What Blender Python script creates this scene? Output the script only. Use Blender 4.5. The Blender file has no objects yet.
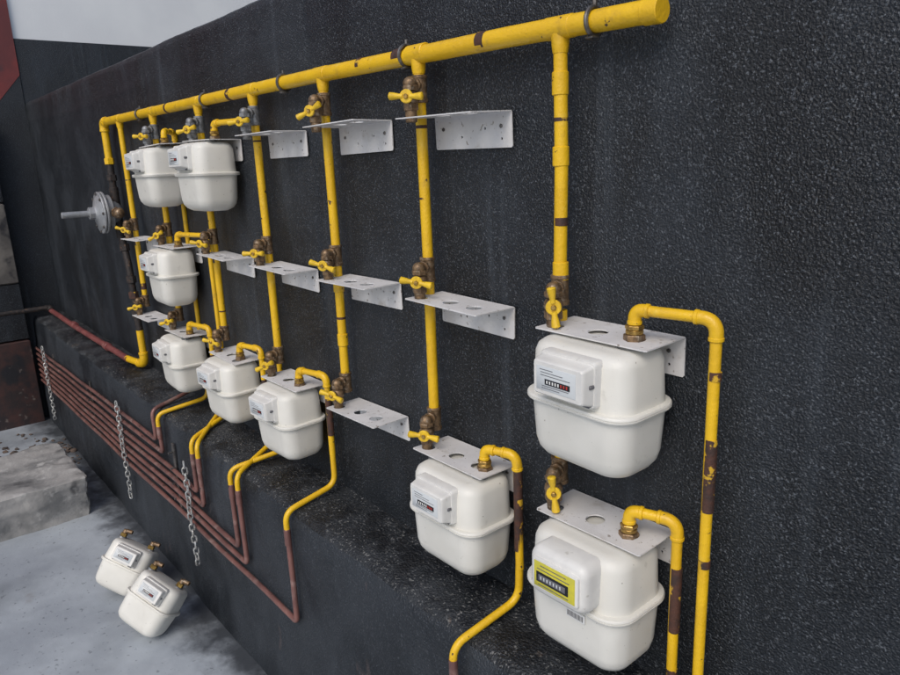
import bpy, math, random
from mathutils import Vector, Matrix, noise
random.seed(7)
H = 1.8          # camera / datum height above the floor
V = Vector
sc = bpy.context.scene

# ------------------------------------------------------------------ materials
def make_mat(name, c1, c2=None, ns=8, lo=.35, hi=.65, rough=.5, rough2=None, metal=0,
             bump=0, bs=200, layers=(), stretch=(1,1,1), bump2=0, bs2=20, bd=.002, detail=3):
    m = bpy.data.materials.new(name); m.use_nodes = True
    nt = m.node_tree; N = nt.nodes; L = nt.links
    b = N['Principled BSDF']
    b.inputs['Metallic'].default_value = metal
    geo = N.new('ShaderNodeNewGeometry')
    def noise_fac(scale, lo, hi, st=(1,1,1), detail=3, off=0):
        mp = N.new('ShaderNodeMapping'); mp.inputs['Scale'].default_value = st
        mp.inputs['Location'].default_value = (off, off*.7, off*1.3)
        L.new(geo.outputs['Position'], mp.inputs['Vector'])
        n = N.new('ShaderNodeTexNoise'); n.inputs['Scale'].default_value = scale
        n.inputs['Detail'].default_value = detail; n.inputs['Roughness'].default_value = .6
        L.new(mp.outputs[0], n.inputs['Vector'])
        mr = N.new('ShaderNodeMapRange'); mr.inputs[1].default_value = lo; mr.inputs[2].default_value = hi
        mr.interpolation_type = 'SMOOTHSTEP'
        L.new(n.outputs['Fac'], mr.inputs[0])
        return mr.outputs[0], n.outputs['Fac']
    c2 = c2 or c1
    f, _ = noise_fac(ns, lo, hi, stretch, detail)
    mix = N.new('ShaderNodeMix'); mix.data_type = 'RGBA'
    mix.inputs[6].default_value = (*c1, 1); mix.inputs[7].default_value = (*c2, 1)
    L.new(f, mix.inputs[0])
    col = mix.outputs[2]
    if rough2 is None:
        b.inputs['Roughness'].default_value = rough
    else:
        mr = N.new('ShaderNodeMapRange'); mr.inputs[3].default_value = rough; mr.inputs[4].default_value = rough2
        L.new(f, mr.inputs[0]); L.new(mr.outputs[0], b.inputs['Roughness'])
    for i, ly in enumerate(layers):
        cc, s, l, h = ly[:4]; st = ly[4] if len(ly) > 4 else (1,1,1)
        amt = ly[5] if len(ly) > 5 else 1.0
        ff, _ = noise_fac(s, l, h, st, 3, 3.1*(i+1))
        mu = N.new('ShaderNodeMath'); mu.operation = 'MULTIPLY'; mu.inputs[1].default_value = amt
        L.new(ff, mu.inputs[0])
        mx = N.new('ShaderNodeMix'); mx.data_type = 'RGBA'
        L.new(mu.outputs[0], mx.inputs[0]); L.new(col, mx.inputs[6]); mx.inputs[7].default_value = (*cc, 1)
        col = mx.outputs[2]
    L.new(col, b.inputs['Base Color'])
    nrm = None
    for (bb, ss, dist) in ((bump2, bs2, .01), (bump, bs, bd)):
        if bb:
            n = N.new('ShaderNodeTexNoise'); n.inputs['Scale'].default_value = ss; n.inputs['Detail'].default_value = 2
            L.new(geo.outputs['Position'], n.inputs['Vector'])
            bp = N.new('ShaderNodeBump'); bp.inputs['Strength'].default_value = bb; bp.inputs['Distance'].default_value = dist
            L.new(n.outputs['Fac'], bp.inputs['Height'])
            if nrm: L.new(nrm, bp.inputs['Normal'])
            nrm = bp.outputs[0]
    if nrm: L.new(nrm, b.inputs['Normal'])
    return m

BLK1 = (.006, .0085, .012); BLK2 = (.017, .022, .029)
M_wall = make_mat('black_stucco_paint', BLK1, BLK2, ns=2.2, lo=.38, hi=.68, rough=.40, rough2=.60, bump=1.0, bs=260, bump2=.12, bs2=60, bd=.0042,
                  layers=[((.040,.050,.063), 4.5, .50, .78, (1,1,.16), .55),
                          ((.050,.061,.075), 12, .56, .74, (1,1,.05), .5),
                          ((.003,.004,.0055), 3.1, .50, .66, (1,1,.35), .8),
                          ((.14,.155,.175), 230, .57, .66, (1,1,1), .60),
                          ((.16,.17,.18), 60, .70, .75, (1,1,1), .5)])
M_ledge = make_mat('black_ledge_paint', (.008,.010,.013), (.022,.026,.031), ns=4, rough=.42, rough2=.7, bump=1.0, bs=170, bump2=.6, bs2=34, bd=.006,
                  layers=[((.06,.066,.074), 5, .48, .70, (1,1,1), .6),
                          ((.30,.30,.29), 120, .58, .66, (1,1,1), .5),
                          ((.006,.007,.009), 8, .54, .62, (1,1,1), .8),
                          ((.16,.12,.09), 14, .66, .74, (1,1,1), .4)])
M_face = make_mat('black_plinth_paint', BLK1, (.022,.027,.034), ns=3, rough=.42, rough2=.6, bump=1.0, bs=180, bump2=.3, bs2=25, bd=.005,
                  layers=[((.10,.112,.128), 190, .57, .67, (1,1,1), .55), ((.05,.06,.072), 5, .52, .78, (1,1,.3), .6), ((.14,.10,.09), 12, .68, .76, (1,1,.3), .35)])
M_yel = make_mat('yellow_pipe_paint', (.82,.50,.012), (.74,.44,.012), ns=14, rough=.36, bump=.35, bs=180, bump2=.12, bs2=60,
                 layers=[((.40,.24,.04), 24, .58, .76, (1,1,1), .55), ((.09,.05,.03), 42, .67, .70), ((.84,.62,.12), 20, .60, .8, (1,1,1), .5)])
M_rust = make_mat('rusty_primer', (.085,.035,.022), (.045,.025,.02), ns=60, rough=.65, bump=.5, bs=260,
                  layers=[((.6,.36,.02), 38, .58, .64)])
M_brz = make_mat('weathered_bronze', (.27,.175,.095), (.13,.085,.05), ns=70, rough=.42, metal=.5, bump=.4, bs=300,
                 layers=[((.42,.36,.28), 80, .54, .7, (1,1,1), .6)])
M_brass = make_mat('brass_nut', (.55,.36,.10), (.28,.17,.05), ns=90, rough=.38, metal=.8, bump=.2)
M_galv = make_mat('galvanised_fitting', (.30,.31,.32), (.16,.16,.16), ns=60, rough=.45, metal=.5, bump=.4, bs=250)
M_hand = make_mat('yellow_handle_plastic', (.80,.52,.02), (.66,.42,.02), ns=60, rough=.45, layers=[((.25,.15,.05), 90, .62, .72, (1,1,1), .5)])
M_met = make_mat('meter_cream_enamel', (.76,.745,.685), (.69,.675,.615), ns=6, rough=.36, rough2=.48, bump=.12, bs=450,
                 layers=[((.42,.38,.31), 9, .58, .84, (1,1,.3), .45), ((.22,.19,.15), 100, .695, .74, (1,1,1), .65), ((.42,.40,.35), 30, .64, .78, (1,1,1), .35)])
M_idx = make_mat('index_housing_plastic', (.74,.73,.69), (.67,.66,.63), ns=20, rough=.42, layers=[((.36,.33,.28), 50, .64, .76, (1,1,1), .45)])
M_lab = make_mat('index_faceplate', (.56,.59,.60), rough=.3)
M_green = make_mat('yellow_green_label', (.62,.55,.04), (.50,.46,.05), ns=40, rough=.4)
M_print = make_mat('grey_print', (.12,.12,.13), rough=.5)
M_blackp = make_mat('black_window', (.01,.01,.012), rough=.15)
M_white = make_mat('white_digit', (.7,.7,.68), rough=.5)
M_red = make_mat('red_digit', (.40,.03,.02), rough=.5)
M_plate = make_mat('bracket_white_paint', (.70,.69,.685), (.62,.61,.60), ns=12, rough=.7, bump=.2, bs=300,
                   layers=[((.24,.20,.16), 80, .63, .69, (1,1,1), .8), ((.40,.36,.31), 18, .56, .76, (1,1,1), .55)])
M_dark = make_mat('dark_corroded_iron', (.05,.04,.036), (.025,.022,.022), ns=50, rough=.6, metal=.3, bump=.5, bs=260,
                  layers=[((.14,.08,.05), 60, .6, .7)])
M_cop = make_mat('maroon_copper_pipe', (.27,.125,.105), (.17,.085,.075), ns=9, rough=.32, metal=.25, bump=.2,
                 layers=[((.44,.31,.27), 16, .52, .75, (1,1,1), .6), ((.05,.035,.03), 30, .66, .72)])
M_pink = make_mat('maroon_painted_pipe', (.24,.075,.07), (.16,.05,.05), ns=12, rough=.35, bump=.3,
                  layers=[((.38,.22,.19), 25, .56, .75, (1,1,1), .5)])
M_reg = make_mat('regulator_cast_aluminium', (.42,.43,.44), (.33,.34,.35), ns=30, rough=.45, metal=.5, bump=.4)
M_chain = make_mat('chain_zinc', (.62,.62,.60), (.4,.4,.38), ns=60, rough=.35, metal=.6)
M_steel = make_mat('clamp_steel', (.10,.09,.085), (.2,.19,.18), ns=60, rough=.4, metal=.7)

# ------------------------------------------------------------------ builder
class B:
    def __init__(s): s.v=[]; s.f=[]; s.mi=[]; s.m=[]
    def mat(s, m):
        if m not in s.m: s.m.append(m)
        return s.m.index(m)
    def add(s, vs, fs, m, M=None):
        o=len(s.v); k=s.mat(m)
        s.v += [(M @ V(v)) if M else V(v) for v in vs]
        for f in fs: s.f.append([i+o for i in f]); s.mi.append(k)
    def loft(s, secs, m, M=None, n=5):
        vs=[]; fs=[]; K=4*(n+1)
        for sec in secs:
            z,hw,hd,r=sec[:4]; cx,cy=(sec[4],sec[5]) if len(sec)>4 else (0,0)
            r=min(r,hw*.999,hd*.999)
            for q,(sx,sy) in enumerate(((1,1),(-1,1),(-1,-1),(1,-1))):
                for i in range(n+1):
                    a=math.pi/2*(q+i/n)
                    vs.append((cx+sx*(hw-r)+r*math.cos(a), cy+sy*(hd-r)+r*math.sin(a), z))
        for j in range(len(secs)-1):
            for i in range(K):
                a=j*K+i; b=j*K+(i+1)%K
                fs.append((a,b,b+K,a+K))
        fs.append(list(range(K))[::-1]); fs.append([ (len(secs)-1)*K+i for i in range(K)])
        s.add(vs,fs,m,M)
    def box(s, c, size, m, bev=.001, M=None):
        x,y,z=[q/2 for q in size]; b=min(bev,x*.9,y*.9,z*.9)
        T=Matrix.Translation(V(c))
        if M: T=M@T
        s.loft([(-z,x-b,y-b,b),(-z+b,x,y,b),(z-b,x,y,b),(z,x-b,y-b,b)],m,T,n=2)
    def rings(s, pts, radii, m, seg=16, M=None, phase=0):
        pts=[V(p) for p in pts]; vs=[]; fs=[]
        t=(pts[1]-pts[0]).normalized()
        up=V((0,0,1)) if abs(t.z)<.9 else V((0,1,0))
        nrm=(up-t*up.dot(t)).normalized()
        for i,p in enumerate(pts):
            if i==0: t=(pts[1]-pts[0])
            elif i==len(pts)-1: t=(pts[-1]-pts[-2])
            else:
                t=(pts[i+1]-p).normalized()+(p-pts[i-1]).normalized() if (pts[i+1]-p).length>1e-9 and (p-pts[i-1]).length>1e-9 else (pts[i+1]-pts[i-1])
            if t.length<1e-9: t=V((0,0,1))
            t.normalize()
            nn=nrm-t*nrm.dot(t)
            if nn.length>1e-6: nrm=nn.normalized()
            bi=t.cross(nrm)
            r=radii[i] if isinstance(radii,(list,tuple)) else radii
            for k in range(seg):
                a=2*math.pi*k/seg+phase
                vs.append(p+(nrm*math.cos(a)+bi*math.sin(a))*r)
        for j in range(len(pts)-1):
            for k in range(seg):
                a=j*seg+k; b=j*seg+(k+1)%seg
                fs.append((a,b,b+seg,a+seg))
        fs.append(list(range(seg))[::-1]); fs.append([(len(pts)-1)*seg+k for k in range(seg)])
        s.add(vs,fs,m,M)
    def cyl(s,a,b,r,m,seg=16,bev=.0015,M=None,phase=0):
        a=V(a);b=V(b);d=(b-a); l=d.length; d.normalize(); e=min(bev,l*.3,r*.5)
        s.rings([a,a+d*e,b-d*e,b],[r-e,r,r,r-e],m,seg,M,phase)
    def sphere(s,c,r,m,M=None,seg=14,sc3=(1,1,1)):
        vs=[];fs=[];R=8
        for j in range(R+1):
            th=math.pi*(j+.02)/(R+.04)
            for k in range(seg):
                a=2*math.pi*k/seg
                vs.append((c[0]+r*sc3[0]*math.sin(th)*math.cos(a),c[1]+r*sc3[1]*math.sin(th)*math.sin(a),c[2]+r*sc3[2]*math.cos(th)))
        for j in range(R):
            for k in range(seg):
                a=j*seg+k;b=j*seg+(k+1)%seg
                fs.append((a,a+seg,b+seg,b))
        s.add(vs,fs,m,M)
    def pipe(s, pts, r, m, R=.02, fittings=True, fm=None, seg=14, wob=0):
        pts=[V(p) for p in pts]; out=[pts[0]]
        for i in range(1,len(pts)-1):
            p0,p1,p2=pts[i-1],pts[i],pts[i+1]
            d1=(p0-p1);d2=(p2-p1);l1=d1.length;l2=d2.length;d1.normalize();d2.normalize()
            t=min(R,l1*.49,l2*.49); a=p1+d1*t; c=p1+d2*t; arc=[]
            for q in range(9):
                u=q/8; arc.append(a*(1-u)**2+p1*2*u*(1-u)+c*u*u)
            out+=arc
            if fittings and d1.dot(d2)>-.8:
                e=r*.45
                full=[a+d1*e]+arc+[c+d2*e]
                s.rings(full,r*1.2,fm or m,seg)
                s.cyl(a+d1*(e-.002),a+d1*(e+r*.6),r*1.32,fm or m,seg)
                s.cyl(c+d2*(e-.002),c+d2*(e+r*.6),r*1.32,fm or m,seg)
        out.append(pts[-1])
        if wob:
            o2=[]
            for i in range(len(out)-1):
                n=max(1,int((out[i+1]-out[i]).length/.12))
                for q in range(n):
                    p=out[i].lerp(out[i+1],q/n); o2.append(p)
            o2.append(out[-1])
            out=[p+noise.noise_vector(p*1.7)*wob for p in o2]
        s.rings(out,r,m,seg)
    def obj(s,name,loc=(0,0,0),ang=38,M=None):
        me=bpy.data.meshes.new(name)
        me.from_pydata([tuple(v) for v in s.v],[],s.f)
        for m in s.m: me.materials.append(m)
        me.polygons.foreach_set('material_index',s.mi)
        me.polygons.foreach_set('use_smooth',[True]*len(s.f))
        me.update()
        import bmesh
        bm=bmesh.new(); bm.from_mesh(me); bmesh.ops.recalc_face_normals(bm,faces=bm.faces); bm.to_mesh(me); bm.free()
        me.set_sharp_from_angle(angle=math.radians(ang))
        o=bpy.data.objects.new(name,me); o.location=loc
        if M: o.matrix_world=M
        sc.collection.objects.link(o); return o

# ------------------------------------------------------------------ layout (metres; x along wall, y into wall, z up)
RX=[-.89,-1.30,-1.715,-2.145,-2.60,-3.10,-3.57]
CX=[-.762,-1.15,-1.58,-2.015,-2.465,-2.97,-3.44]
PY=-.045
ROW=[.089+H,-.31+H,-.68+H]
def hz(x):
    if x>-1.3: return H+.207+(.222-.207)*(-.67-x)/.63
    return H+.222+(.230-.222)*(-1.3-x)/2.5

# header
b=B()
for a,c in ((-.690,-1.02),(-1.02,-2.4),(-2.4,-3.80)):
    b.rings([(a,PY,hz(a)),((a+c)/2,PY,hz((a+c)/2)),(c,PY,hz(c))],.0185,M_yel,22)
b.cyl((-.684,PY,hz(-.68)),(-.715,PY,hz(-.72)),.0205,M_yel,22)
for x in RX:
    b.cyl((x-.03,PY,hz(x-.03)),(x+.03,PY,hz(x+.03)),.0196,M_yel,22)
    b.rings([(x,PY,hz(x)),(x,PY,hz(x)-.03),(x,PY,hz(x)-.042)],[.0175,.0155,.0135],M_yel,18)
for x,l in ((-1.085,.012),(-1.36,.018),(-1.52,.008),(-2.3,.012),(-2.9,.010)):
    b.cyl((x-l,PY,hz(x-l)),(x+l,PY,hz(x+l)),.0189,M_rust,22,.0005)
b.obj('gas_header_pipe')
# clamps
for x in (-.815,-1.34,-1.93,-2.52,-3.25):
    b=B(); z=hz(x); pts=[]
    for i in range(25):
        a=2*math.pi*i/24; pts.append((x,PY+.0225*math.cos(a),z+.0225*math.sin(a)))
    b.rings(pts,.0040,M_steel,8)
    b.cyl((x,PY+.02,z),(x,.01,z),.005,M_steel,10)
    b.box((x,PY-.004,z-.026),(.016,.022,.006),M_steel,.002)
    b.cyl((x,PY,z+.02),(x,PY,z+.034),.004,M_steel,6)
    b.obj('pipe_clamp')

# risers
for i,x in enumerate(RX):
    b=B(); zt=hz(x)-.03; zb=(ROW[2]+.055 if i else ROW[1]+.08)
    b.rings([(x,PY,zt),(x+.003,PY,(zt+zb)/2),(x,PY,zb)],.0125,M_yel,18)
    rr=random.Random(i+3)
    z=zt-.12
    while z>zb+.08:
        l=rr.choice((.005,.007,.012,.03))
        if rr.random()<.6: b.cyl((x+.0015,PY,z),(x+.0015,PY,z-l),.0129,M_rust,18,.0004)
        if rr.random()<.15: b.cyl((x+.0015,PY,z-.05),(x+.0015,PY,z-.085),.0152,M_yel,18)
        z-=rr.uniform(.10,.22)
    if i==0:
        b.cyl((x,PY,H+.10),(x,PY,H+.14),.0150,M_yel,18)
        b.cyl((x+.0025,PY,H-.115),(x+.0025,PY,H-.13),.0129,M_rust,18,.0004)
        b.rings([(x+.002,PY,ROW[1]+.02),(x+.002,PY,ROW[2]+.06)],.0125,M_yel,18)
    b.obj('gas_riser_pipe')

# valves
def valve(x,z,m,tilt=0,yaw=.5):
    b=B(); vx=x+.020; vy=-.086
    b.cyl((x,PY,z+.036),(x,PY,z+.085),.0165,m,18)                # tee
    b.cyl((x,PY,z+.030),(x,PY,z+.040),.0180,m,18); b.cyl((x,PY,z+.080),(x,PY,z+.088),.0180,m,18)
    b.cyl((x,PY,z+.066),(vx,vy,z+.066),.0115,m,14)
    b.cyl((x+.008,PY-.018,z+.066),(x+.013,PY-.026,z+.066),.0155,m,8)
    b.sphere((vx,vy,z+.068),.0150,m,sc3=(1,1,.95))
    b.cyl((vx,vy,z+.053),(vx,vy,z+.064),.0175,m,6)
    b.sphere((vx,vy,z+.038),.0185,m,sc3=(1,1,.95))
    b.cyl((vx,vy,z+.012),(vx,vy,z+.028),.0175,m,6)
    b.cyl((vx,vy,z-.012),(vx,vy,z+.014),.0130,m,14)
    T0=Matrix.Translation((vx,vy,z+.040))@Matrix.Rotation(yaw,4,'Z')
    b.cyl((0,-.012,0),(0,-.027,0),.009,m,12,M=T0)
    T=T0@Matrix.Translation((0,-.026,0))@Matrix.Rotation(tilt,4,'Y')
    b.cyl((0,0,0),(0,-.006,0),.0145,M_hand,18,M=T)
    b.cyl((0,-.005,0),(0,-.011,0),.0055,M_brass,6,M=T)
    for sx in (-1,1):
        b.rings([(sx*.008,-.003,0),(sx*.016,-.003,0),(sx*.026,-.005,0),(sx*.036,-.007,0),(sx*.038,-.007,0)],[.006,.0055,.0075,.0085,.005],M_hand,10,M=T)
    return b.obj('gas_valve')
occupied={(0,1),(0,2),(1,2),(3,2),(4,0),(4,2),(5,0),(5,1),(5,2)}
plates={(c,r) for c in range(7) for r in range(3)}-{(0,0),(6,0)}
rr=random.Random(5)
for c,r in sorted(plates):
    valve(RX[c],ROW[r], M_galv if (r==0 and c in(3,4,5)) else M_brz, rr.uniform(-.45,.35) if c else 1.45, .55+rr.uniform(-.15,.15) if c else .75)

# brackets
def plate_mesh(w,d,holes,th=.0025):
    cu=bpy.data.curves.new('p','CURVE'); cu.dimensions='2D'; cu.fill_mode='BOTH'; cu.extrude=th/2
    def spl(pts):
        s=cu.splines.new('POLY'); s.points.add(len(pts)-1); s.use_cyclic_u=True
        for q,p in zip(s.points,pts): q.co=(p[0],p[1],0,1)
    spl([(.003,-d),(w-.003,-d),(w,-d+.003),(w,0),(0,0),(0,-d+.003)])
    for hx,hy,hr in holes:
        spl([(hx+hr*math.cos(2*math.pi*k/28),hy+hr*math.sin(2*math.pi*k/28)) for k in range(28)])
    o=bpy.data.objects.new('tmp',cu); sc.collection.objects.link(o)
    dg=bpy.context.evaluated_depsgraph_get(); me=bpy.data.meshes.new_from_object(o.evaluated_get(dg))
    vs=[tuple(v.co) for v in me.vertices]; fs=[tuple(p.vertices) for p in me.polygons]
    bpy.data.objects.remove(o); return vs,fs
PM=plate_mesh(.245,.112,[(.0255,-.082,.0165),(.112,-.066,.0185),(.190,-.066,.0185)])
FM=plate_mesh(.245,.07,[(.09,-.045,.0028),(.165,-.03,.0028),(.215,-.052,.0028)])
for c,r in sorted(plates):
    b=B(); rot=Matrix.Rotation(rr.uniform(-.025,.025),4,'Y')@Matrix.Rotation(rr.uniform(-.015,.035),4,'X')
    M=Matrix.Translation((RX[c]+.002,-.006,ROW[r]))@rot
    b.add(*PM,M_plate,M)
    b.add(*FM,M_plate,M@Matrix.Translation((0,.0005,-.0012))@Matrix.Rotation(math.radians(90),4,'X'))
    for hx in (.03,.215):
        b.cyl((hx,-.001,-.028),(hx,-.0045,-.028),.0042,M_steel,6,M=M)
    b.cyl((0,.0,-.0018),(.245,.0,-.0018),.0022,M_plate,8,M=M)
    b.obj('meter_bracket')

# meters
def meter(style=0):
    b=B()
    b.loft([(0,.082,.046,.03),(-.003,.094,.058,.036),(-.010,.103,.066,.040),(-.022,.107,.070,.041),(-.097,.110,.073,.041),
            (-.0995,.110,.073,.041)],M_met,n=8)
    b.loft([(z+.003,a,c,r) for z,a,c,r in [(-.101,.113,.076,.043),(-.102,.119,.082,.047),(-.1045,.1205,.0835,.048),(-.1065,.1205,.0835,.048),(-.107,.1190,.0820,.047),(-.1078,.1190,.0820,.047),(-.1083,.1205,.0835,.048),(-.110,.1205,.0835,.048),(-.1125,.119,.082,.047),(-.1135,.113,.076,.043)]],M_met,n=8)
    b.loft([(-.109,.111,.074,.041),(-.188,.107,.070,.041),(-.205,.103,.066,.040),(-.218,.094,.057,.036),(-.227,.077,.041,.03)],M_met,n=8)
    for px in (-.088,.065):
        b.cyl((px,0,-.006),(px,0,.006),.019,M_galv,18)
    T=Matrix.Translation((.004,-.066,-.049))@Matrix.Rotation(math.radians(90),4,'X')   # local z -> -y
    if style==0:
        b.loft([(-.004,.062,.041,.008),(.016,.062,.041,.008),(.020,.060,.039,.008)],M_idx,T,n=4)
        b.loft([(.019,.059,.036,.006),(.036,.056,.031,.005),(.0415,.055,.030,.005),(.0435,.053,.028,.004)],M_idx,T,n=4)
        fz=.0437
        b.box((-.003,0,fz),(.088,.043,.0012),M_lab,.0004,M=T)
        b.box((.001,-.005,fz+.001),(.056,.010,.0012),M_blackp,.0003,M=T)
        for k in range(8):
            b.box((-.021+k*.0063,-.005,fz+.002),(.0030,.0056,.0006),M_white if k<5 else M_red,.0002,M=T)
        for zz,ww,ox in ((.016,.03,-.02),(.011,.05,-.008),(.006,.066,0),(-.013,.06,0),(-.017,.04,-.01)):
            b.box((-.004+ox,zz,fz+.0009),(ww,.0010,.0008),M_print,.0002,M=T)
        b.cyl((.057,.0,.019),(.057,.0,.030),.004,M_print,12,M=T)
        b.box((.040,-.0375,.019),(.02,.006,.003),M_print,.0005,M=T)
        for sx in (-1,1): b.cyl((sx*.052,-.034,.018),(sx*.052,-.034,.024),.003,M_steel,8,M=T)
    else:
        b.loft([(-.004,.066,.046,.020),(.030,.066,.046,.020),(.040,.062,.042,.018),(.044,.057,.036,.015)],M_idx,T,n=6)
        fz=.0442
        b.loft([(fz-.002,.054,.030,.006),(fz+.004,.053,.029,.006),(fz+.005,.051,.027,.005)],M_idx,T,n=4)
        b.box((0,0,fz+.0055),(.094,.048,.0014),M_green,.0004,M=T)
        b.box((-.004,-.004,fz+.0066),(.074,.019,.0012),M_blackp,.0003,M=T)
        b.box((-.004,-.004,fz+.0076),(.062,.011,.0008),M_print,.0003,M=T)
        for k in range(7):
            b.box((-.029+k*.0075,-.004,fz+.0082),(.0026,.0062,.0006),M_lab,.0002,M=T)
        for zz,ww in ((.018,.06),(.011,.075),(-.019,.07)):
            b.box((-.002,zz,fz+.0066),(ww,.0014,.0008),M_print,.0002,M=T)
        b.box((.020,-.0755,-.125),(.042,.003,.016),M_white,.0004)
        for k in range(13):
            b.box((.003+k*.0028,-.0773,-.125),(.0008+.0008*(k%3==0),.001,.010),M_print,.0001)
    return b
for c,r in sorted(occupied):
    o=meter(1 if (c,r)==(0,2) else 0).obj('gas_meter')
    o.location=(CX[c]+.002,-.092,ROW[r]-.009)
    o.rotation_euler=(rr.uniform(-.02,.02),rr.uniform(-.015,.015),rr.uniform(-.04,.04))
    if (c,r)==(0,2): o.scale=(1.0,1.05,1.06)

# outlets
DZ=-.985+H; FY=-.222
def outlet(c,r,dx,zend=None,face=None,top=.052,dy=-.045,rust=()):
    b=B(); px=CX[c]+.065; z=ROW[r]; R=.0095
    b.cyl((px,-.075,z-.004),(px,-.075,z+.010),.0185,M_brz,6)
    b.cyl((px,-.075,z+.010),(px,-.075,z+.018),.0150,M_brass,12)
    b.cyl((px,-.075,z+.018),(px,-.075,z+.026),.0160,M_brass,6)
    X=dx
    if face is None:
        b.pipe([(px,-.075,z+.02),(px,-.075,z+top),(X,dy,z+top-.002),(X+.004,dy,zend)],R,M_yel,R=.026)
    else:
        b.pipe([(px,-.075,z+.02),(px,-.075,z+top),(X,dy,z+top),(X,dy,DZ+.10)],R,M_yel,R=.026)
        fx=face[0]
        b.pipe([(X,dy,DZ+.12),(X,dy,DZ),(fx,FY,DZ-.035),(fx,FY,DZ-.14)],R*.95,M_yel,R=.035,fittings=False)
        b.pipe([(fx,FY,DZ-.12),(fx,FY,face[1]),(fx-.35,FY,face[1]-.004),(-5.86,FY-.003,face[1]-.09)],R*.95,M_cop,R=.02,fittings=False,wob=.007)
        b.cyl((fx,FY,DZ-.09),(fx,FY,DZ-.145),.0108,M_cop,12)
    for (a,l) in rust: b.cyl((X+.002,dy,a+H),(X+.002,dy,a-l+H),R+.0008,M_rust,14,.0004)
    return b.obj('gas_outlet_pipe')
outlet(0,1,-.565,zend=.02,rust=((-.345,.015),(-.46,.13),(-.68,.015),(-.95,.02)))
outlet(0,2,-.617,zend=.02,rust=((-.72,.13),(-.93,.02)))
outlet(1,2,-1.013,zend=DZ+.08,rust=((-.66,.20),))
b=B(); b.pipe([(-1.010,-.045,DZ+.09),(-1.013,-.045,DZ),(-1.04,FY,DZ-.05),(-1.04,FY,.02)],.0092,M_yel,R=.035,fittings=False,wob=.003)
b.pipe([(-1.04,FY,DZ-.082),(-1.04,FY,.30)],.0104,M_cop,fittings=False,wob=.003); b.obj('gas_outlet_pipe')
outlet(3,2,-1.83,face=(-1.83,-1.40+H),rust=((-.70,.12),))
outlet(4,2,-2.285,face=(-2.19,-1.36+H),rust=((-.74,.05),))
outlet(4,0,-2.20,face=(-2.25,-1.32+H),dy=-.02,rust=((-.30,.05),))
outlet(5,2,-2.76,face=(-2.56,-1.28+H),rust=((-.74,.05),))
outlet(5,1,-2.72,face=(-2.62,-1.24+H),dy=-.02)
outlet(5,0,-2.98,face=(-3.02,-1.20+H),dy=-.008)

b=B(); b.pipe([(-3.13,-.03,DZ+.16),(-3.13,-.03,DZ),(-3.085,FY,DZ-.035),(-3.085,FY,-1.16+H),(-3.4,FY,-1.16+H),(-5.86,FY,-1.25+H)],.009,M_cop,R=.03,fittings=False,wob=.006)
b.obj('copper_gas_pipe')
for x in (-2.9,-4.3,-5.3):
    b=B(); z0=-1.14+H-.03*(-x-2.9); b.box((x,FY+.013,z0-.13),(.02,.008,.30),M_steel,.002)
    for k in range(4): b.cyl((x,FY-.012,z0-.02-.07*k),(x,FY+.02,z0-.02-.07*k),.004,M_steel,6)
    b.obj('pipe_saddle')

# regulator + supply pipe
b=B(); rx=-3.82; ry=-.075; rz=H-.20
b.pipe([(-3.78,PY,hz(-3.8)),(-3.835,PY,hz(-3.8)),(-3.835,PY,H+.115),(-3.835,PY,H+.06)],.0175,M_yel,R=.03)
b.cyl((-3.835,PY,H+.08),(-3.835,PY,H-.10),.0165,M_dark,16)
for z in (.06,-.02,-.09): b.cyl((-3.835,PY,H+z),(-3.835,PY,H+z-.03),.023,M_dark if z<.05 else M_yel,6)
b.obj('supply_pipe')
b=B()
b.sphere((rx,ry,rz),.055,M_reg,sc3=(1,1,1))
b.cyl((rx,ry-.005,rz),(rx,ry-.030,rz),.085,M_reg,32)
b.cyl((rx,ry-.032,rz),(rx,ry-.044,rz),.102,M_reg,36,.003)
b.cyl((rx,ry-.0465,rz),(rx,ry-.058,rz),.102,M_reg,36,.003)
for k in range(8):
    a=k*math.pi/4; b.cyl((rx+.092*math.cos(a),ry-.028,rz+.092*math.sin(a)),(rx+.092*math.cos(a),ry-.066,rz+.092*math.sin(a)),.007,M_steel,6)
b.rings([(rx,ry-.058,rz),(rx,ry-.068,rz),(rx,ry-.074,rz),(rx,ry-.08,rz)],[.086,.070,.040,.034],M_reg,28)
b.cyl((rx,ry-.078,rz),(rx,ry-.105,rz),.03,M_reg,8)
b.cyl((rx,ry-.10,rz),(rx,ry-.225,rz),.015,M_reg,18)
b.cyl((rx-.012,PY,rz+.12),(rx-.012,PY,rz-.13),.021,M_dark,16)
b.cyl((rx+.05,ry,rz),(rx+.14,ry,rz),.02,M_brz,14)
b.cyl((rx+.08,ry,rz),(rx+.10,ry,rz),.028,M_brz,6); b.sphere((rx+.135,ry,rz),.026,M_brz)
b.obj('gas_regulator')
b=B()
b.pipe([(-3.832,PY,H-.30),(-3.77,PY,H-.46),(-3.75,PY,H-.80)],.017,M_dark,R=.05,fittings=False)
for z in (-.36,-.52,-.60,-.70): b.cyl((-3.80 if z>-.4 else -3.762,PY,H+z),(-3.795 if z>-.4 else -3.76,PY,H+z-.035),.024,M_dark if z!=-.6 else M_rust,8)
b.pipe([(-3.75,PY,H-.80),(-3.745,PY,H-.985),(-3.95,-.075,H-.985)],.018,M_yel,R=.05)
b.obj('supply_pipe')
b=B(); b.pipe([(-3.93,-.075,H-.985),(-5.0,-.085,H-.985),(-5.85,-.09,H-.98)],.0175,M_pink,R=.02,fittings=False,wob=.004)
for x in (-4.3,-5.1): b.cyl((x,-.08,H-.985),(x-.06,-.08,H-.985),.023,M_pink,14)
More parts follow.
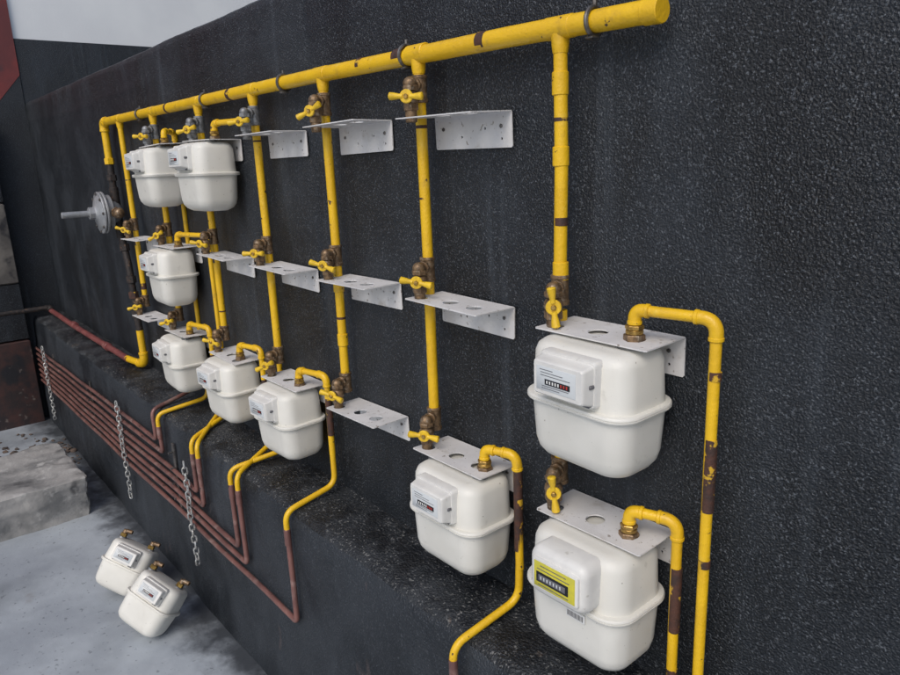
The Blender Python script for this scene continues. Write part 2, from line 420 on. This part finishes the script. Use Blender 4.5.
b.pipe([(-5.80,-.09,H-.975),(-5.82,-.09,H-.96),(-5.82,-1.2,H-.95)],.018,M_dark,R=.02)
b.obj('supply_pipe')

# chains
def chain(x,y,z0,z1):
    b=B(); n=int((z0-z1)/.024)
    for i in range(n):
        z=z0-(i+.5)*(z0-z1)/n; L=.0105; Rr=.0095; pts=[]
        for k in range(17):
            a=2*math.pi*k/16
            pts.append(V((Rr*math.cos(a),0,(L if math.sin(a)>0 else -L)*.6+Rr*math.sin(a))))
        ang=(i%2)*math.pi/2+.5*math.sin(i*.6+x)
        M=Matrix.Translation((x+.008*math.sin(i*.5),y,z))@Matrix.Rotation(ang,4,'Z')
        b.rings(pts,.0034,M_chain,6,M=M)
    b.obj('hanging_chain')
chain(-2.67,-.245,-1.12+H,-1.57+H); chain(-3.6,-.245,-1.10+H,-1.62+H); chain(-5.40,-.25,-1.15+H,-1.68+H)

# ------------------------------------------------------------------ setting
def grid(name,x0,x1,dx,prof,mat,amp=.003,freq=2.5,mats=None,matf=None,extra=None):
    n=int((x1-x0)/dx)+1; vs=[];fs=[];mi=[]
    P=len(prof)
    for i in range(n):
        x=x0+(x1-x0)*i/(n-1)
        for (y,z) in prof:
            p=V((x,y,z)); d=noise.noise_vector(p*freq)*amp+noise.noise_vector(p*freq*6)*amp*.3
            if extra: d.y+=extra(x,z)
            vs.append(p+V((0,d.y,d.z)))
    for i in range(n-1):
        for j in range(P-1):
            a=i*P+j; fs.append((a,a+1,a+1+P,a+P)); mi.append(matf(prof[j],prof[j+1]) if matf else 0)
    me=bpy.data.meshes.new(name); me.from_pydata([tuple(v) for v in vs],[],fs)
    for m in (mats or [mat]): me.materials.append(m)
    me.polygons.foreach_set('material_index',mi); me.polygons.foreach_set('use_smooth',[True]*len(fs)); me.update()
    o=bpy.data.objects.new(name,me); sc.collection.objects.link(o); return o
WT=.49+H
def seams(x,z):
    d=0
    for sx,a in ((-1.87,.004),(-.60,-.0025),(-3.3,.004),(.45,.004)):
        q=(x-sx-.012*math.sin(z*4))/.016; d+=a*math.exp(-q*q)
    q=(z-H-.345-.01*math.sin(x*3))/.014; d-=.0025*math.exp(-q*q)
    return d
prof=[(0,.3+i*(WT-.33)/110) for i in range(111)]+[(.006,WT-.01),(.02,WT),(.30,WT),(.30,-.02)]
grid('black_wall',-5.95,3.5,.016,prof,M_wall,amp=.0035,extra=seams)
LZ=H-1.02
prof=[(.05,LZ+.008)]+[(-.002-.02*i,LZ+.006-.001*i) for i in range(9)]+[(-.178,LZ-.006),(-.190,LZ-.018),(-.197,LZ-.04)]+[(-.199-.001*i,LZ-.04-.04*i) for i in range(1,19)]+[(-.22,-.03)]
grid('concrete_ledge',-5.95,3.5,.02,prof,M_ledge,amp=.009,freq=4,mats=[M_ledge,M_face],matf=lambda a,c:0 if a[1]>LZ-.012 else 1)

def ground_mat():
    m=make_mat('grey_cement_floor',(.43,.47,.505),(.31,.34,.375),ns=3.2,lo=.3,hi=.7,rough=.38,rough2=.62,bump=.4,bs=60,bump2=.4,bs2=7,
        layers=[((.13,.145,.16),1.8,.50,.76,(1,1,1),.55),((.17,.13,.10),6,.64,.78,(1,1,1),.4),((.50,.53,.56),14,.58,.8,(1,1,1),.35),((.10,.11,.12),45,.62,.70,(1,1,1),.55)])
    nt=m.node_tree;N=nt.nodes;L=nt.links
    bs=N['Principled BSDF']; src=bs.inputs['Base Color'].links[0].from_socket
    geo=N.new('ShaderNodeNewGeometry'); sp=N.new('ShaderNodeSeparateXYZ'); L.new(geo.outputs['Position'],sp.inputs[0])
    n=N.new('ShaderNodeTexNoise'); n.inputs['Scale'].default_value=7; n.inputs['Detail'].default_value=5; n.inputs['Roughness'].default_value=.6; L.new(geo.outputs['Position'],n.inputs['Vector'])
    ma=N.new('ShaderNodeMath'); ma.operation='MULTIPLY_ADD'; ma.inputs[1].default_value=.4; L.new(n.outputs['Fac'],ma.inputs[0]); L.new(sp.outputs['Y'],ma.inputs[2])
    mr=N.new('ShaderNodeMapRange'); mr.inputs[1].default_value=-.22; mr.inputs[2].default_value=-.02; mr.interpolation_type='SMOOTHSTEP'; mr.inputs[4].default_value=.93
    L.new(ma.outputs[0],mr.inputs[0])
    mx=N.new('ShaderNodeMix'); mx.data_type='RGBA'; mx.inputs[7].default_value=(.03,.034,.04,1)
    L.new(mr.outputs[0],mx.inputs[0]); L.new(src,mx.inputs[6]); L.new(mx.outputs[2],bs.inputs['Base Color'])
    return m
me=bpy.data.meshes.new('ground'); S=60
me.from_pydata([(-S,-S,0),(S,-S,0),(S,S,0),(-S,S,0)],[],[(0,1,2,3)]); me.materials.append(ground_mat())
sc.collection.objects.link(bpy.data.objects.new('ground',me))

M_conc=make_mat('old_concrete',(.36,.35,.335),(.20,.20,.195),ns=6,rough=.8,bump=.8,bs=90,bump2=.8,bs2=14,
    layers=[((.05,.05,.052),5,.56,.7,(1,1,1),.7),((.5,.49,.47),12,.56,.72,(1,1,1),.7)])
M_dirt=make_mat('brown_rubble',(.12,.085,.065),(.07,.058,.05),ns=20,rough=.9,bump=1,bs=80)
def rough_box(name,x0,x1,y0,y1,z0,z1,m,amp=.012,d=.03):
    import bmesh
    bm=bmesh.new(); bmesh.ops.create_cube(bm,size=1)
    bmesh.ops.scale(bm,vec=(x1-x0,y1-y0,z1-z0),verts=bm.verts); bmesh.ops.translate(bm,vec=((x0+x1)/2,(y0+y1)/2,(z0+z1)/2),verts=bm.verts)
    bmesh.ops.bevel(bm,geom=bm.edges[:],offset=.01,segments=1,affect='EDGES')
    for _ in range(5): bmesh.ops.subdivide_edges(bm,edges=[e for e in bm.edges if e.calc_length()>d],cuts=1,use_grid_fill=True)
    for v in bm.verts:
        v.co+=noise.noise_vector(v.co*6)*amp+noise.noise_vector(v.co*22)*amp*.5+noise.noise_vector(v.co*50)*amp*.25
    me=bpy.data.meshes.new(name); bm.to_mesh(me); bm.free(); me.materials.append(m)
    for p in me.polygons: p.use_smooth=True
    me.set_sharp_from_angle(angle=math.radians(35))
    o=bpy.data.objects.new(name,me); sc.collection.objects.link(o); return o
rough_box('concrete_step',-4.62,-3.95,-2.6,-.37,-.05,.225,M_conc,.022)
def rocks(name,cx,cy,n,sx,sy,m,s0=.01,s1=.05,z=0):
    b=B(); r_=random.Random(int(abs(cx)*100))
    for i in range(n):
        r=r_.uniform(s0,s1)*r_.uniform(.4,1); c=(cx+r_.gauss(0,sx),min(cy+r_.gauss(0,sy),-.24),z+r*.25)
        o=len(b.v); b.sphere(c,r,m,seg=7,sc3=(r_.uniform(.7,1.3),r_.uniform(.7,1.3),r_.uniform(.4,.7)))
        for k in range(o,len(b.v)): b.v[k]+=noise.noise_vector(b.v[k]*40+V((i,0,0)))*r*.45
    return b.obj(name,ang=25)
rocks('rubble_pile',-5.05,-.45,150,.25,.14,M_dirt,.006,.028)

M_redp=make_mat('dark_red_paint',(.20,.035,.030),(.13,.03,.028),ns=4,rough=.5,bump=.3,bs=60,layers=[((.09,.03,.03),9,.6,.75)])
M_pale=make_mat('pale_plaster',(.84,.84,.82),(.78,.78,.77),ns=2,rough=.8,bump=.3,bs=60,layers=[((.6,.59,.56),1.5,.6,.8,(1,1,.3),.5)])
M_beige=make_mat('worn_beige_plaster',(.22,.20,.175),(.12,.11,.10),ns=6,rough=.8,bump=.4,bs=60,layers=[((.03,.03,.035),7,.5,.65,(1,1,1),.9)])
M_mar=make_mat('worn_maroon_plaster',(.075,.035,.03),(.035,.026,.026),ns=9,rough=.7,bump=.5,bs=60,layers=[((.02,.02,.024),5,.5,.65),((.18,.15,.13),9,.62,.7)])
def quad_prism(b,pts,x0,x1,m):
    n=len(pts); vs=[(x0,*p) for p in pts]+[(x1,*p) for p in pts]
    fs=[list(range(n)),[n+i for i in range(n)][::-1]]+[(i,(i+1)%n,n+(i+1)%n,n+i) for i in range(n)]
    b.add(vs,fs,m)
b=B()
quad_prism(b,[(-3.5,-.02),(.0,-.02),(-.0,H+.668),(-.15,H+.495),(-3.5,H+.35)],-6.3,-5.93,M_wall)
quad_prism(b,[(-3.5,H+.352),(-.15,H+.497),(-.0,H+.670),(0.0,5.5),(-3.5,5.5)],-6.3,-5.928,M_redp)
b.obj('courtyard_end_wall',ang=20)
b=B()
quad_prism(b,[(.004,.0),(6,.0),(6,H+.93),(.004,H+.91)],-6.28,-5.935,M_wall)
quad_prism(b,[(.004,H+.912),(6,H+.932),(6,5.5),(.004,5.5)],-6.28,-5.95,M_pale)
b.obj('pale_building',ang=20)
b=B()
b.box((-5.87,-.645,.31),(.12,.78,.64),M_mar,.01); b.box((-5.87,-.645,.84),(.118,.776,.40),M_wall,.004)
b.box((-5.87,-.645,1.325),(.122,.78,.56),M_beige,.01); b.box((-5.87,-.645,1.9),(.12,.78,.58),M_wall,.01)
b.obj('corner_pillar')

def loose(x,y,yaw,tx,ty,s=.9):
    b=meter(0)
    for px in (-.088,.065):
        b.cyl((px,0,.004),(px,0,.022),.016,M_brass,6); b.cyl((px,0,.022),(px,0,.040),.012,M_brz,12)
        b.cyl((px,-.0,.034),(px+.035,.0,.038),.010,M_brz,10)
    M=Matrix.Rotation(yaw,4,'Z')@Matrix.Rotation(ty,4,'Y')@Matrix.Rotation(tx,4,'X')@Matrix.Scale(s,4)
    zmin=min((M@v).z for v in b.v)
    o=b.obj('gas_meter'); o.matrix_world=Matrix.Translation((x,y,-zmin-.001))@M
loose(-3.05,-.37,math.radians(38),math.radians(-30),math.radians(22))
loose(-2.69,-.365,math.radians(28),math.radians(-34),math.radians(24))

# ------------------------------------------------------------------ light
w=bpy.data.worlds.new('World'); sc.world=w; w.use_nodes=True
nt=w.node_tree; bg=nt.nodes['Background']; sky=nt.nodes.new('ShaderNodeTexSky'); sky.sky_type='NISHITA'; sky.sun_disc=False
d=V((.45,-.85,1.0)).normalized()
el=math.asin(d.z); az=math.atan2(d.x,d.y)
sky.sun_elevation=el; sky.sun_rotation=az; sky.dust_density=2.5; sky.air_density=1.0
nt.links.new(sky.outputs[0],bg.inputs[0]); bg.inputs[1].default_value=.15
sl=bpy.data.lights.new('sun','SUN'); sl.energy=1.05; sl.angle=math.radians(30); sl.color=(1,.97,.92)
so=bpy.data.objects.new('sun',sl); so.rotation_euler=d.to_track_quat('Z','Y').to_euler(); sc.collection.objects.link(so)

# ------------------------------------------------------------------ camera
cd=bpy.data.cameras.new('camera'); cam=bpy.data.objects.new('camera',cd); sc.collection.objects.link(cam)
cd.sensor_width=36; cd.lens=28.2; cd.clip_start=.02; cd.clip_end=300
right=V((.639,.768,-.037)); fwd=V((-.751,.612,-.247)).normalized()
right=(right-fwd*right.dot(fwd)).normalized(); up=right.cross(fwd)
R=Matrix((right,up,-fwd)).transposed().to_4x4()
cam.matrix_world=Matrix.Translation((0,-1.045,H))@R
sc.camera=cam
sc.view_settings.view_transform='Standard'; sc.view_settings.look='None'; sc.view_settings.exposure=0
